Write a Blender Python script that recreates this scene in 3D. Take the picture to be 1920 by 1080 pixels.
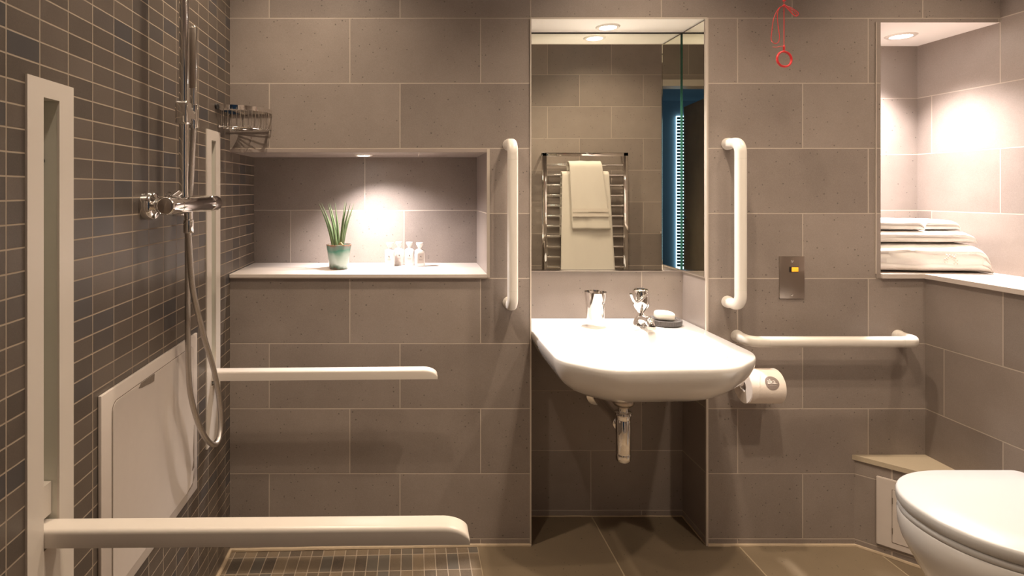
import bpy, bmesh, math, random
from mathutils import Vector, Matrix, noise
random.seed(7)
PI = math.pi
for o in list(bpy.data.objects): bpy.data.objects.remove(o)
scene = bpy.context.scene
COL = scene.collection

# ------------------------------------------------------------------ camera
F, VX, VY, EYE = 1100.0, 770.0, 358.0, 1.22        # focal length in px, principal point, eye height
cam_d = bpy.data.cameras.new('camera'); cam = bpy.data.objects.new('camera', cam_d); COL.objects.link(cam)
cam.location = (0, 0, EYE); cam.rotation_euler = (PI/2, 0, 0)
cam_d.sensor_width = 36; cam_d.lens = F*36/1920
cam_d.shift_x = (960-VX)/1920; cam_d.shift_y = -(540-VY)/1920
cam_d.clip_start = 0.02
scene.camera = cam
# ------------------------------------------------------------------ world, exposure
w = bpy.data.worlds.new('world'); scene.world = w; w.use_nodes = True
w.node_tree.nodes['Background'].inputs[0].default_value = (0.35, 0.5, 0.7, 1)
w.node_tree.nodes['Background'].inputs[1].default_value = 0.05
scene.view_settings.view_transform = 'Standard'; scene.view_settings.look = 'None'
scene.view_settings.gamma = 1; scene.view_settings.exposure = 0.36
scene.view_settings.use_curve_mapping = False
WARM = (1.0, 0.81, 0.61); NEUTRAL = (1.0, 0.92, 0.90)
# room downlights (position, watts, spot size deg) ; their fittings are built further down
ROOM_LIGHTS = [((-0.32, 1.60), 46, 105), ((0.78, 1.58), 46, 105), ((1.72, 1.56), 34, 105), ((0.70, 0.96), 52, 125), ((-0.24, 0.85), 26, 120), ((1.30, 0.78), 44, 130)]  # last one is an extra lamp, added to brighten the doorway wall
NICHE_W, RECESS_W, CORNER_W = 31, 86, 108
CEIL = 2.4

# ------------------------------------------------------------------ geometry constants
XL, YB, YN, YR, YC = -0.622, 2.02, 2.33, 2.20, 2.35      # left wall, back wall, niche, basin recess, corner niche
XR, XU = 1.772, 2.03                                      # lower / upper right wall
NZ0, NZ1, NX1 = 0.935, 1.353, 0.262                       # plant niche
RX0, RX1, RZ = 0.413, 1.019, 1.813                        # basin recess
CX0, CZ = 1.616, 1.80                                     # corner niche
YO = 0.25                                                 # wall with the doorway
V0, PH = 0.0227, 0.22403

# ------------------------------------------------------------------ materials
def new_mat(name):
    m = bpy.data.materials.new(name); m.use_nodes = True
    return m, m.node_tree.nodes, m.node_tree.links, m.node_tree.nodes['Principled BSDF']
def simple(name, col, rough=0.5, metal=0.0, emit=None, estr=0.0, bump=0.0, bscale=200, coat=0.0, var=0.0, trans=0.0, sss=0.0):
    m, N, L, b = new_mat(name)
    b.inputs['Base Color'].default_value = (*col, 1); b.inputs['Roughness'].default_value = rough
    b.inputs['Metallic'].default_value = metal; b.inputs['Coat Weight'].default_value = coat
    b.inputs['Transmission Weight'].default_value = trans
    if sss: b.inputs['Subsurface Weight'].default_value = sss; b.inputs['Subsurface Scale'].default_value = 0.01
    if emit: b.inputs['Emission Color'].default_value = (*emit, 1); b.inputs['Emission Strength'].default_value = estr
    tc = N.new('ShaderNodeTexCoord')
    nz = N.new('ShaderNodeTexNoise'); nz.inputs['Scale'].default_value = bscale; nz.inputs['Detail'].default_value = 4
    L.new(tc.outputs['Object'], nz.inputs['Vector'])
    if bump:
        bp = N.new('ShaderNodeBump'); bp.inputs['Strength'].default_value = bump; bp.inputs['Distance'].default_value = 0.002
        L.new(nz.outputs['Fac'], bp.inputs['Height']); L.new(bp.outputs['Normal'], b.inputs['Normal'])
    if var:
        mx = N.new('ShaderNodeMix'); mx.data_type = 'RGBA'
        mx.inputs[6].default_value = (*[c*(1-var) for c in col], 1); mx.inputs[7].default_value = (*[min(1, c*(1+var)) for c in col], 1)
        L.new(nz.outputs['Fac'], mx.inputs[0]); L.new(mx.outputs[2], b.inputs['Base Color'])
    return m

def tile_mat(name, axes, pw, ph, u0, v0, off, grout, colA, colB, gcol, rough=0.42, speck=1.0, blue=None):
    """running bond of tiles: joints of even rows at u0, of odd rows at u0+off (metres)"""
    m, N, L, b = new_mat(name)
    tc = N.new('ShaderNodeTexCoord'); sp = N.new('ShaderNodeSeparateXYZ'); L.new(tc.outputs['Object'], sp.inputs[0])
    def mt(op, a, c=None, d=None):
        n = N.new('ShaderNodeMath'); n.operation = op
        for i, v in enumerate((a, c, d)):
            if v is None: continue
            if isinstance(v, (int, float)): n.inputs[i].default_value = v
            else: L.new(v, n.inputs[i])
        return n.outputs[0]
    U = sp.outputs['XYZ'.index(axes[0])]; V = sp.outputs['XYZ'.index(axes[1])]
    v = mt('DIVIDE', mt('SUBTRACT', V, v0), ph); row = mt('FLOOR', v)
    par = mt('FLOORED_MODULO', row, 2.0)
    u = mt('DIVIDE', mt('SUBTRACT', mt('SUBTRACT', U, u0), mt('MULTIPLY', par, off)), pw)
    cu = mt('FLOOR', u)
    fu = mt('MULTIPLY', mt('FRACT', u), pw); fv = mt('MULTIPLY', mt('FRACT', v), ph)
    dist = mt('MINIMUM', mt('MINIMUM', fu, mt('SUBTRACT', pw, fu)), mt('MINIMUM', fv, mt('SUBTRACT', ph, fv)))
    mr = N.new('ShaderNodeMapRange'); mr.inputs['From Min'].default_value = grout*0.42; mr.inputs['From Max'].default_value = grout*0.62
    L.new(dist, mr.inputs['Value']); mask = mr.outputs[0]
    cb = N.new('ShaderNodeCombineXYZ'); L.new(cu, cb.inputs[0]); L.new(row, cb.inputs[1]); L.new(par, cb.inputs[2])
    wn = N.new('ShaderNodeTexWhiteNoise'); L.new(cb.outputs[0], wn.inputs['Vector'])
    n1 = N.new('ShaderNodeTexNoise'); n1.inputs['Scale'].default_value = 7; n1.inputs['Detail'].default_value = 8; n1.inputs['Roughness'].default_value = 0.62
    off_v = N.new('ShaderNodeVectorMath'); off_v.operation = 'MULTIPLY_ADD'; L.new(wn.outputs['Color'], off_v.inputs[0]); off_v.inputs[1].default_value = (9, 9, 9); L.new(tc.outputs['Object'], off_v.inputs[2])
    L.new(off_v.outputs[0], n1.inputs['Vector'])
    n2 = N.new('ShaderNodeTexNoise'); n2.inputs['Scale'].default_value = 420; n2.inputs['Detail'].default_value = 3
    L.new(tc.outputs['Object'], n2.inputs['Vector'])
    t = mt('ADD', mt('MULTIPLY', wn.outputs['Value'], 0.55 if blue is None else 0.8), mt('MULTIPLY', mt('SUBTRACT', n1.outputs['Fac'], 0.28), 0.9))
    t = mt('ADD', t, mt('MULTIPLY', mt('SUBTRACT', n2.outputs['Fac'], 0.5), 0.9))
    mx = N.new('ShaderNodeMix'); mx.data_type = 'RGBA'; L.new(t, mx.inputs[0]); mx.inputs[6].default_value = (*colA, 1); mx.inputs[7].default_value = (*colB, 1)
    col = mx.outputs[2]
    if blue:
        wn2 = N.new('ShaderNodeTexWhiteNoise'); v2 = N.new('ShaderNodeVectorMath'); v2.inputs[1].default_value = (31.7, 11.3, 5)
        L.new(cb.outputs[0], v2.inputs[0]); L.new(v2.outputs[0], wn2.inputs['Vector'])
        gt = N.new('ShaderNodeMapRange'); gt.inputs['From Min'].default_value = 0.72; gt.inputs['From Max'].default_value = 0.95; gt.inputs['To Max'].default_value = 0.8
        L.new(wn2.outputs['Value'], gt.inputs['Value'])
        mb = N.new('ShaderNodeMix'); mb.data_type = 'RGBA'; L.new(gt.outputs[0], mb.inputs[0]); L.new(col, mb.inputs[6]); mb.inputs[7].default_value = (*blue, 1); col = mb.outputs[2]
    if speck:      # pin holes of the stone
        vo = N.new('ShaderNodeTexVoronoi'); vo.inputs['Scale'].default_value = 85; vo.inputs['Randomness'].default_value = 1
        L.new(tc.outputs['Object'], vo.inputs['Vector'])
        sepc = N.new('ShaderNodeSeparateColor'); L.new(vo.outputs['Color'], sepc.inputs[0])
        thr = mt('MULTIPLY', mt('POWER', sepc.outputs[0], 4.0), 0.24)
        sm = mt('MULTIPLY', mt('LESS_THAN', vo.outputs['Distance'], thr), 0.6*speck)
        ms = N.new('ShaderNodeMix'); ms.data_type = 'RGBA'; L.new(sm, ms.inputs[0]); L.new(col, ms.inputs[6]); ms.inputs[7].default_value = (colA[0]*.25, colA[1]*.25, colA[2]*.25, 1); col = ms.outputs[2]
    mg = N.new('ShaderNodeMix'); mg.data_type = 'RGBA'; L.new(mask, mg.inputs[0]); mg.inputs[6].default_value = (*gcol, 1); L.new(col, mg.inputs[7])
    L.new(mg.outputs[2], b.inputs['Base Color'])
    rr = mt('ADD', mt('MULTIPLY', mask, rough-0.8), mt('ADD', 0.8, mt('MULTIPLY', mt('SUBTRACT', n1.outputs['Fac'], 0.5), 0.2)))
    L.new(rr, b.inputs['Roughness'])
    tilt = mt('MULTIPLY', mask, mt('ADD', 1.0, mt('MULTIPLY', n1.outputs['Fac'], 0.12)))
    bp = N.new('ShaderNodeBump'); bp.inputs['Strength'].default_value = 0.35; bp.inputs['Distance'].default_value = 0.0015
    L.new(tilt, bp.inputs['Height']); L.new(bp.outputs['Normal'], b.inputs['Normal'])
    return m

SA, SB, SG = (0.216, 0.179, 0.158), (0.337, 0.284, 0.251), (0.46, 0.39, 0.33)
def stone(name, axes, u0, off, v0=V0, **k): return tile_mat(name, axes, 0.45, PH, u0, v0, off, 0.0034, SA, SB, SG, **k)
M = {}
M['back_left'] = stone('stone_back_left', 'XZ', -0.4866, 0.2773)
M['back_right'] = stone('stone_back_right', 'XZ', 1.3497, 0.2259)
M['niche'] = stone('stone_niche', 'XZ', -0.4766, 0.2946)
M['recess'] = stone('stone_recess', 'XZ', 0.676, 0.19)
M['jamb'] = stone('stone_jamb', 'YZ', 0.137, 0.0)
M['soffit_tile'] = stone('stone_soffit', 'XY', -0.42, 0.0, v0=1.9)
M['corner_back'] = stone('stone_corner_back', 'XZ', 1.59, 0.0)
M['right_low'] = stone('stone_right_low', 'YZ', 1.949, -0.194)
M['right_up'] = stone('stone_right_up', 'YZ', 1.836, 0.184)
M['opposite'] = stone('stone_opposite', 'XZ', 0.74, 0.225)
M['diag'] = stone('stone_boxing', 'XZ', 1.50, 0.1)
MA, MB_, MG = (0.074, 0.060, 0.050), (0.132, 0.106, 0.086), (0.34, 0.275, 0.21)
M['mosaic'] = tile_mat('mosaic_wall', 'YZ', 0.0819, 0.0379, 0.984, 1.0914-0.0379*40, 0.0, 0.0026, MA, MB_, MG, rough=0.36, speck=0.0, blue=(0.062, 0.060, 0.064))
M['mosaic_floor'] = tile_mat('mosaic_floor', 'XY', 0.0379, 0.0840, -0.60, 0.046, 0.0, 0.0028, MA, (0.22, 0.165, 0.11), MG, rough=0.45, speck=0.0, blue=(0.115, 0.105, 0.09))
M['floor'] = tile_mat('floor_stone', 'XY', 0.45, 0.45, 0.678, 2.25, 0.0, 0.0045, (0.150, 0.112, 0.072), (0.22, 0.168, 0.110), (0.34, 0.27, 0.18), rough=0.5)
M['ledge'] = simple('pale_stone_ledge', (0.60, 0.53, 0.48), 0.38, bump=0.05, bscale=400, var=0.08)
M['box_top'] = simple('boxing_top_stone', (0.50, 0.42, 0.31), 0.45, bump=0.05, bscale=400, var=0.1)
M['plaster'] = simple('white_plaster', (0.80, 0.75, 0.70), 0.8, bump=0.05, bscale=300)
M['trim'] = simple('pale_tile_trim', (0.60, 0.53, 0.46), 0.35, metal=0.2)
M['trim_dark'] = simple('stone_coloured_trim', (0.36, 0.30, 0.27), 0.3)
M['sealant'] = simple('cream_sealant', (0.46, 0.36, 0.25), 0.5, var=0.15, bscale=40)
M['grab'] = simple('white_grab_rail', (0.74, 0.69, 0.63), 0.3, bump=0.02, bscale=120)
M['white_plastic'] = simple('cream_white_enamel', (0.66, 0.60, 0.54), 0.32, bump=0.02, bscale=120)
M['panel_white'] = simple('matt_white_panel', (0.60, 0.535, 0.49), 0.42, bump=0.12, bscale=35, var=0.03)
M['slot'] = simple('slot_interior', (0.66, 0.64, 0.56), 0.5, var=0.05, bscale=8)
M['dark'] = simple('gap_shade', (0.03, 0.025, 0.02), 0.7)  # near-black colour stands for shade in the gap over the mirror
M['scuff'] = simple('scuffed_paint', (0.20, 0.16, 0.13), 0.8, var=0.4, bscale=300)
M['ceramic'] = simple('glazed_white_ceramic', (0.78, 0.755, 0.73), 0.12, coat=0.6, sss=0.0)
M['toilet'] = simple('white_toilet_ceramic', (0.62, 0.60, 0.585), 0.15, coat=0.5)
M['lid'] = simple('white_lid_plastic', (0.47, 0.46, 0.455), 0.28)
M['chrome'] = simple('polished_chrome', (0.86, 0.84, 0.82), 0.06, metal=1.0, bscale=30)
M['chrome_hose'] = simple('ribbed_chrome_hose', (0.62, 0.58, 0.54), 0.25, metal=1.0, bump=0.5, bscale=900)
M['steel'] = simple('brushed_steel', (0.50, 0.44, 0.39), 0.30, metal=1.0, bump=0.05, bscale=500)
M['mirror'] = simple('silvered_mirror', (0.90, 0.90, 0.81), 0.0, metal=1.0)
M['mirror_edge'] = simple('green_glass_edge', (0.02, 0.07, 0.045), 0.1)
M['red'] = simple('red_plastic', (0.62, 0.03, 0.035), 0.35)
M['amber'] = simple('amber_neon', (0.9, 0.35, 0.03), 0.3, emit=(1.0, 0.33, 0.02), estr=0.9)
M['black'] = simple('black_plastic', (0.02, 0.018, 0.018), 0.35)
M['towel'] = simple('white_terry', (0.84, 0.80, 0.76), 0.95, bump=0.6, bscale=700)
M['towel_dim'] = simple('cream_terry', (0.78, 0.73, 0.66), 0.95, bump=0.6, bscale=600)
M['paper'] = simple('toilet_paper', (0.84, 0.75, 0.68), 0.95, bump=0.15, bscale=300)
M['sticker'] = simple('grey_sticker', (0.26, 0.21, 0.19), 0.6)
M['ink'] = simple('white_print', (0.9, 0.85, 0.82), 0.6)
M['soap'] = simple('white_soap', (0.88, 0.84, 0.76), 0.35, coat=0.2)
M['lamp'] = simple('lamp_glass', (1, 1, 1), 0.3, emit=(1.0, 0.94, 0.86), estr=30.0)
M['leaf'] = simple('plant_leaf', (0.12, 0.17, 0.075), 0.4, var=0.6, bscale=60)
M['soil'] = simple('brown_soil', (0.13, 0.05, 0.02), 0.95, bump=0.8, bscale=300)
M['root'] = simple('dry_straw', (0.5, 0.40, 0.2), 0.8)
M['bottle'] = simple('frosted_white_bottle', (0.72, 0.69, 0.67), 0.3)
M['label'] = simple('bottle_label', (0.48, 0.43, 0.40), 0.6)
M['print'] = simple('dark_print', (0.12, 0.10, 0.10), 0.6)
M['blue_wall'] = simple('painted_bedroom_wall', (0.26, 0.34, 0.42), 0.85, bump=0.05)
M['sky_pane'] = simple('daylit_window', (0.5, 0.7, 1.0), 0.5, emit=(0.5, 0.78, 1.0), estr=2.2)
M['glow_pane'] = simple('added_blue_glow', (0.5, 0.7, 1.0), 0.5, emit=(0.45, 0.72, 1.0), estr=0.8)  # bluish glow of the pane added to light the bedroom
M['slat'] = simple('blind_slat', (0.10, 0.12, 0.14), 0.6)
M['wood_door'] = simple('dark_door_wood', (0.50, 0.40, 0.30), 0.5, var=0.15, bscale=12)
M['carpet'] = simple('bedroom_carpet', (0.16, 0.14, 0.12), 0.95, bump=0.4)
def glaze_mat():
    m, N, L, b = new_mat('teal_glaze'); b.inputs['Roughness'].default_value = 0.12; b.inputs['Coat Weight'].default_value = 0.7
    tc = N.new('ShaderNodeTexCoord'); sp = N.new('ShaderNodeSeparateXYZ'); L.new(tc.outputs['Object'], sp.inputs[0])
    nz = N.new('ShaderNodeTexNoise'); nz.inputs['Scale'].default_value = 28; L.new(tc.outputs['Object'], nz.inputs['Vector'])
    md = N.new('ShaderNodeMath'); md.operation = 'MULTIPLY_ADD'; L.new(nz.outputs['Fac'], md.inputs[0]); md.inputs[1].default_value = 0.035; L.new(sp.outputs[2], md.inputs[2])
    cr = N.new('ShaderNodeValToRGB'); mr = N.new('ShaderNodeMapRange'); mr.inputs['From Min'].default_value = 0.0; mr.inputs['From Max'].default_value = 0.11
    L.new(md.outputs[0], mr.inputs['Value']); L.new(mr.outputs[0], cr.inputs[0])
    e = cr.color_ramp.elements; e[0].position = 0.17; e[0].color = (0.10, 0.07, 0.05, 1); e[1].position = 1.0; e[1].color = (0.30, 0.11, 0.05, 1)
    for p, c in ((0.23, (0.08, 0.15, 0.12, 1)), (0.34, (0.30, 0.37, 0.33, 1)), (0.62, (0.24, 0.33, 0.28, 1)), (0.80, (0.07, 0.22, 0.16, 1)), (0.93, (0.16, 0.21, 0.18, 1)), (0.97, (0.25, 0.10, 0.05, 1))):
        k = e.new(p); k.color = c
    L.new(cr.outputs[0], b.inputs['Base Color']); return m
M['glaze'] = glaze_mat()
def ribbed_dish():
    m, N, L, b = new_mat('ribbed_dark_dish'); b.inputs['Roughness'].default_value = 0.4
    tc = N.new('ShaderNodeTexCoord'); wv = N.new('ShaderNodeTexWave'); wv.inputs['Scale'].default_value = 110; wv.inputs['Distortion'].default_value = 1.5
    L.new(tc.outputs['Object'], wv.inputs['Vector'])
    mx = N.new('ShaderNodeMix'); mx.data_type = 'RGBA'; mx.inputs[6].default_value = (0.035, 0.03, 0.03, 1); mx.inputs[7].default_value = (0.17, 0.15, 0.14, 1)
    L.new(wv.outputs['Fac'], mx.inputs[0]); L.new(mx.outputs[2], b.inputs['Base Color'])
    bp = N.new('ShaderNodeBump'); bp.inputs['Distance'].default_value = 0.001; L.new(wv.outputs['Fac'], bp.inputs['Height']); L.new(bp.outputs['Normal'], b.inputs['Normal'])
    return m
M['dish'] = ribbed_dish()
def woven_mat():
    m, N, L, b = new_mat('woven_towel_band'); b.inputs['Roughness'].default_value = 0.9; b.inputs['Base Color'].default_value = (0.74, 0.67, 0.60, 1)
    tc = N.new('ShaderNodeTexCoord'); ck = N.new('ShaderNodeTexChecker'); ck.inputs['Scale'].default_value = 130
    L.new(tc.outputs['Object'], ck.inputs['Vector']); bp = N.new('ShaderNodeBump'); bp.inputs['Distance'].default_value = 0.002; bp.inputs['Strength'].default_value = 0.8
    L.new(ck.outputs['Fac'], bp.inputs['Height']); L.new(bp.outputs['Normal'], b.inputs['Normal']); return m
M['woven'] = woven_mat()

# ------------------------------------------------------------------ mesh helpers (world coordinates)
def BM(): return bmesh.new()
def box(bm, x0, x1, y0, y1, z0, z1, bev=0, seg=2):
    r = bmesh.ops.create_cube(bm, size=1, matrix=Matrix.Translation(((x0+x1)/2, (y0+y1)/2, (z0+z1)/2)) @ Matrix.Diagonal((x1-x0, y1-y0, z1-z0, 1)))
    if bev:
        es = list({e for v in r['verts'] for e in v.link_edges})
        bmesh.ops.bevel(bm, geom=es, offset=bev, segments=seg, profile=0.5, affect='EDGES')
def quad(bm, pts, mi=0):
    f = bm.faces.new([bm.verts.new(p) for p in pts]); f.material_index = mi; return f
def rings(bm, rs, closed=True, cap0=True, cap1=True):
    """loft through rings (lists of points of the same length)"""
    vs = [[bm.verts.new(p) for p in r] for r in rs]; n = len(rs[0])
    for a, b in zip(vs, vs[1:]):
        for i in range(n if closed else n-1):
            j = (i+1) % n
            bm.faces.new((a[i], a[j], b[j], b[i]))
    if cap0: bm.faces.new(list(reversed(vs[0])))
    if cap1: bm.faces.new(vs[-1])
    return vs
def frame_of(d):
    d = d.normalized(); up = Vector((0, 0, 1)) if abs(d.z) < 0.9 else Vector((0, 1, 0))
    a = d.cross(up).normalized(); return a, a.cross(d).normalized()
def tube(bm, pts, r, seg=14, caps=True, power=2.0, ry=None):
    pts = [Vector(p) for p in pts]; n = len(pts); R = r if isinstance(r, (list, tuple)) else [r]*n
    a, b = frame_of(pts[1]-pts[0]); out = []; prev = (pts[1]-pts[0]).normalized()
    for i, p in enumerate(pts):
        t = (pts[min(i+1, n-1)]-pts[max(i-1, 0)]).normalized()
        q = prev.rotation_difference(t); a = q @ a; b = q @ b; prev = t
        ring = []
        for k in range(seg):
            th = 2*PI*k/seg; c, s = math.cos(th), math.sin(th)
            if power != 2.0:
                c = math.copysign(abs(c)**(2/power), c); s = math.copysign(abs(s)**(2/power), s)
            ring.append(p + a*c*R[i] + b*s*(ry*R[i]/R[0] if ry else R[i]))
        out.append(ring)
    rings(bm, out, True, caps, caps)
def smooth_path(pts, n=10):
    pts = [Vector(p) for p in pts]; P = [pts[0]*2-pts[1]]+pts+[pts[-1]*2-pts[-2]]; out = []
    for i in range(1, len(P)-2):
        for k in range(n):
            t = k/n; out.append(0.5*((2*P[i])+(P[i+1]-P[i-1])*t+(2*P[i-1]-5*P[i]+4*P[i+1]-P[i+2])*t*t+(3*P[i]-P[i-1]-3*P[i+1]+P[i+2])*t**3))
    return out+[pts[-1]]
def bend(pts, rad, n=8):
    """polyline with rounded corners"""
    pts = [Vector(p) for p in pts]; out = [pts[0]]
    for i in range(1, len(pts)-1):
        a = (pts[i-1]-pts[i]).normalized(); c = (pts[i+1]-pts[i]).normalized()
        ang = a.angle(c); d = rad/math.tan(ang/2); p0 = pts[i]+a*d; p1 = pts[i]+c*d
        ctr = pts[i]+(a+c).normalized()*(rad/math.sin(ang/2)); u = p0-ctr; v = p1-ctr; tot = u.angle(v)
        for k in range(n+1):
            t = k/n; out.append(ctr+(u*math.sin((1-t)*tot)+v*math.sin(t*tot))/math.sin(tot))
    return out+[pts[-1]]
def lathe(bm, prof, c, axis='Z', seg=32, cap=True):
    """prof: (radius, height) pairs"""
    c = Vector(c); rs = []
    for r, h in prof:
        ring = []
        for k in range(seg):
            th = 2*PI*k/seg; x, y = max(r, 1e-5)*math.cos(th), max(r, 1e-5)*math.sin(th)
            ring.append(c + (Vector((x, y, h)) if axis == 'Z' else Vector((h, x, y)) if axis == 'X' else Vector((y, h, x))))
        rs.append(ring)
    rings(bm, rs, True, cap, cap)
def mesh_obj(name, bm, mats, parent=None, smooth=True, angle=40, root=None):
    base = root if root is not None else parent
    if base is not None:
        o = base
        while o.parent: o = o.parent
        bmesh.ops.translate(bm, verts=bm.verts, vec=-o.location)
    bmesh.ops.recalc_face_normals(bm, faces=bm.faces)
    if smooth:
        for f in bm.faces: f.smooth = True
        for e in bm.edges:
            if len(e.link_faces) == 2 and e.calc_face_angle(0) > math.radians(angle): e.smooth = False
    me = bpy.data.meshes.new(name); bm.to_mesh(me); bm.free()
    for m in (mats if isinstance(mats, (list, tuple)) else [mats]): me.materials.append(M[m])
    ob = bpy.data.objects.new(name, me); COL.objects.link(ob)
    if parent: ob.parent = parent
    return ob
def thing(name, label, cat, loc, group=None):
    o = bpy.data.objects.new(name, None); COL.objects.link(o); o.location = loc; o.empty_display_size = 0.05
    o['label'] = label; o['category'] = cat
    if group: o['group'] = group
    return o
def solo(name, bm, mats, label, cat, loc, group=None, **k):
    """thing that is one mesh, origin at its base"""
    bmesh.ops.translate(bm, verts=bm.verts, vec=-Vector(loc))
    o = mesh_obj(name, bm, mats, **k); o.location = loc; o['label'] = label; o['category'] = cat
    if group: o['group'] = group
    return o
def struct(name, bm, mats, parent=None, smooth=False, **k):
    o = mesh_obj(name, bm, mats, parent, smooth, **k)
    if not parent: o['kind'] = 'structure'
    return o
def copy_tree(o, parent=None):
    c = o.copy(); COL.objects.link(c); c.parent = parent
    for ch in o.children: copy_tree(ch, c)
    return c
def px(x, y, Y):                # a point of the place at depth Y, read off the photograph
    return Vector(((x-VX)*Y/F, Y, EYE-(y-VY)*Y/F))

# ------------------------------------------------------------------ the room
def wq(bm, x0, x1, z0, z1, y, mi): quad(bm, [(x0, y, z0), (x1, y, z0), (x1, y, z1), (x0, y, z1)], mi)
bm = BM()
wq(bm, XL, RX0, -0.06, NZ0, YB, 0); wq(bm, NX1, RX0, NZ0, NZ1, YB, 0); wq(bm, XL, RX0, NZ1, CEIL, YB, 0)
wq(bm, RX0, RX1, RZ, CEIL, YB, 0)
wq(bm, RX1, CX0, -0.01, 1.815, YB, 1); wq(bm, RX1, CX0, 1.815, CEIL, YB, 0)
wq(bm, CX0, XR, -0.01, NZ0, YB, 1); wq(bm, CX0, XU, CZ, 1.815, YB, 1); wq(bm, CX0, XU, 1.815, CEIL, YB, 0)
bmesh.ops.remove_doubles(bm, verts=bm.verts, dist=1e-5)
struct('wall_back', bm, ['back_left', 'back_right'])
bm = BM()            # plant niche: back, right cheek, soffit
wq(bm, XL, NX1, NZ0-0.02, NZ1, YN, 0)
quad(bm, [(NX1, YB, NZ0-.02), (NX1, YN, NZ0-.02), (NX1, YN, NZ1), (NX1, YB, NZ1)], 1)
quad(bm, [(XL, YB, NZ1), (NX1, YB, NZ1), (NX1, YN, NZ1), (XL, YN, NZ1)], 2)
struct('wall_niche', bm, ['niche', 'jamb', 'soffit_tile'])
bm = BM()            # basin recess
wq(bm, RX0, RX1, 0, RZ, YR, 0)
quad(bm, [(RX0, YB, 0), (RX0, YR, 0), (RX0, YR, RZ), (RX0, YB, RZ)], 1)
quad(bm, [(RX1, YB, 0), (RX1, YR, 0), (RX1, YR, RZ), (RX1, YB, RZ)], 1)
quad(bm, [(RX0, YB, RZ), (RX1, YB, RZ), (RX1, YR, RZ), (RX0, YR, RZ)], 2)
struct('wall_recess', bm, ['recess', 'jamb', 'plaster'])
bm = BM()            # corner niche
wq(bm, CX0, XU, NZ0-.02, CZ, YC, 0)
quad(bm, [(CX0, YB, NZ0-.02), (CX0, YC, NZ0-.02), (CX0, YC, CZ), (CX0, YB, CZ)], 1)
quad(bm, [(CX0, YB, CZ), (XU, YB, CZ), (XU, YC, CZ), (CX0, YC, CZ)], 2)
struct('wall_corner_niche', bm, ['corner_back', 'jamb', 'plaster'])
bm = BM()            # right wall: lower face, upper face set back above the ledge
quad(bm, [(XR, YO, -0.01), (XR, YB, -0.01), (XR, YB, NZ0-.015), (XR, YO, NZ0-.015)], 0)
quad(bm, [(XU, YO, NZ0-.015), (XU, YC, NZ0-.015), (XU, YC, CEIL), (XU, YO, CEIL)], 1)
struct('wall_right', bm, ['right_low', 'right_up'])

# left wall with the openings of the two arm rails cut out
RAILS = [(0.946, 1.076), (1.781, 1.905)]
SLOTS = [(0.988, 1.0325), (1.822, 1.864)]
SZ0, SZ1 = 0.612, 1.378
bm = BM()
ys = [YO, SLOTS[0][0], SLOTS[0][1], SLOTS[1][0], SLOTS[1][1], YN]; zs = [-0.08, SZ0, SZ1, CEIL]
for i in range(5):
    for j in range(3):
        if i in (1, 3) and j == 1: continue
        quad(bm, [(XL, ys[i], zs[j]), (XL, ys[i+1], zs[j]), (XL, ys[i+1], zs[j+1]), (XL, ys[i], zs[j+1])])
bmesh.ops.remove_doubles(bm, verts=bm.verts, dist=1e-5)
struct('wall_left', bm, ['mosaic'])
# wall with the doorway, seen only in the mirror
DX0, DX1, DZ = -0.20, 0.64, 1.96
bm = BM()
for (a, b_, c, d) in ((XL, DX0, 0, CEIL), (DX1, XU, 0, CEIL), (DX0, DX1, DZ, CEIL)):
    box(bm, a, b_, YO-0.1, YO, c, d)
struct('wall_doorway', bm, ['opposite'])
bm = BM(); quad(bm, [(XL, YO-.1, CEIL), (XU, YO-.1, CEIL), (XU, YC, CEIL), (XL, YC, CEIL)])
struct('ceiling', bm, ['plaster'])
# floors
bm = BM()
quad(bm, [(0.228, YO-.1, 0), (XR, YO-.1, 0), (XR, YR, 0), (0.228, YR, 0)])
quad(bm, [(XL, YO-.1, 0), (0.228, YO-.1, 0), (0.228, 0.6, 0), (XL, 0.6, 0)])
struct('floor', bm, ['floor'])
bm = BM()
quad(bm, [(XL, 0.6, -0.019), (0.228, 0.6, 0), (0.228, YB, 0), (XL, YB, -0.019)])
struct('floor_shower', bm, ['mosaic_floor'])
# bedroom behind the doorway
bm = BM()
BX0, BX1, BY = -2.4, 1.4, -3.3
quad(bm, [(BX0, BY, 0), (BX1, BY, 0), (BX1, BY, CEIL), (BX0, BY, CEIL)])
quad(bm, [(BX0, BY, 0), (BX0, YO-.1, 0), (BX0, YO-.1, CEIL), (BX0, BY, CEIL)])
quad(bm, [(BX1, BY, 0), (BX1, YO-.1, 0), (BX1, YO-.1, CEIL), (BX1, BY, CEIL)])
quad(bm, [(BX0, BY, CEIL), (BX1, BY, CEIL), (BX1, YO-.1, CEIL), (BX0, YO-.1, CEIL)])
quad(bm, [(BX0, YO-.11, 0), (XL, YO-.11, 0), (XL, YO-.11, CEIL), (BX0, YO-.11, CEIL)])
struct('wall_bedroom', bm, ['blue_wall'])
bm = BM(); quad(bm, [(BX0, BY, -0.001), (BX1, BY, -0.001), (BX1, YO-.1, -0.001), (BX0, YO-.1, -0.001)])
struct('floor_bedroom', bm, ['carpet'])
bm = BM(); box(bm, -1.555, -1.445, BY+0.01, BY+0.03, 0.2, 2.2)
struct('window_1', bm, ['sky_pane'])
bm = BM(); box(bm, BX0+0.005, BX0+0.03, -2.4, -0.6, 0.9, 2.1)
struct('added_glow_pane', bm, ['glow_pane'])  # added glowing pane, out of view, turns the bedroom wall blue
bm = BM()
for k in range(46):
    z = 0.24+k*0.0425; box(bm, -1.565, -1.44, BY+0.05, BY+0.075, z, z+0.027)
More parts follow.
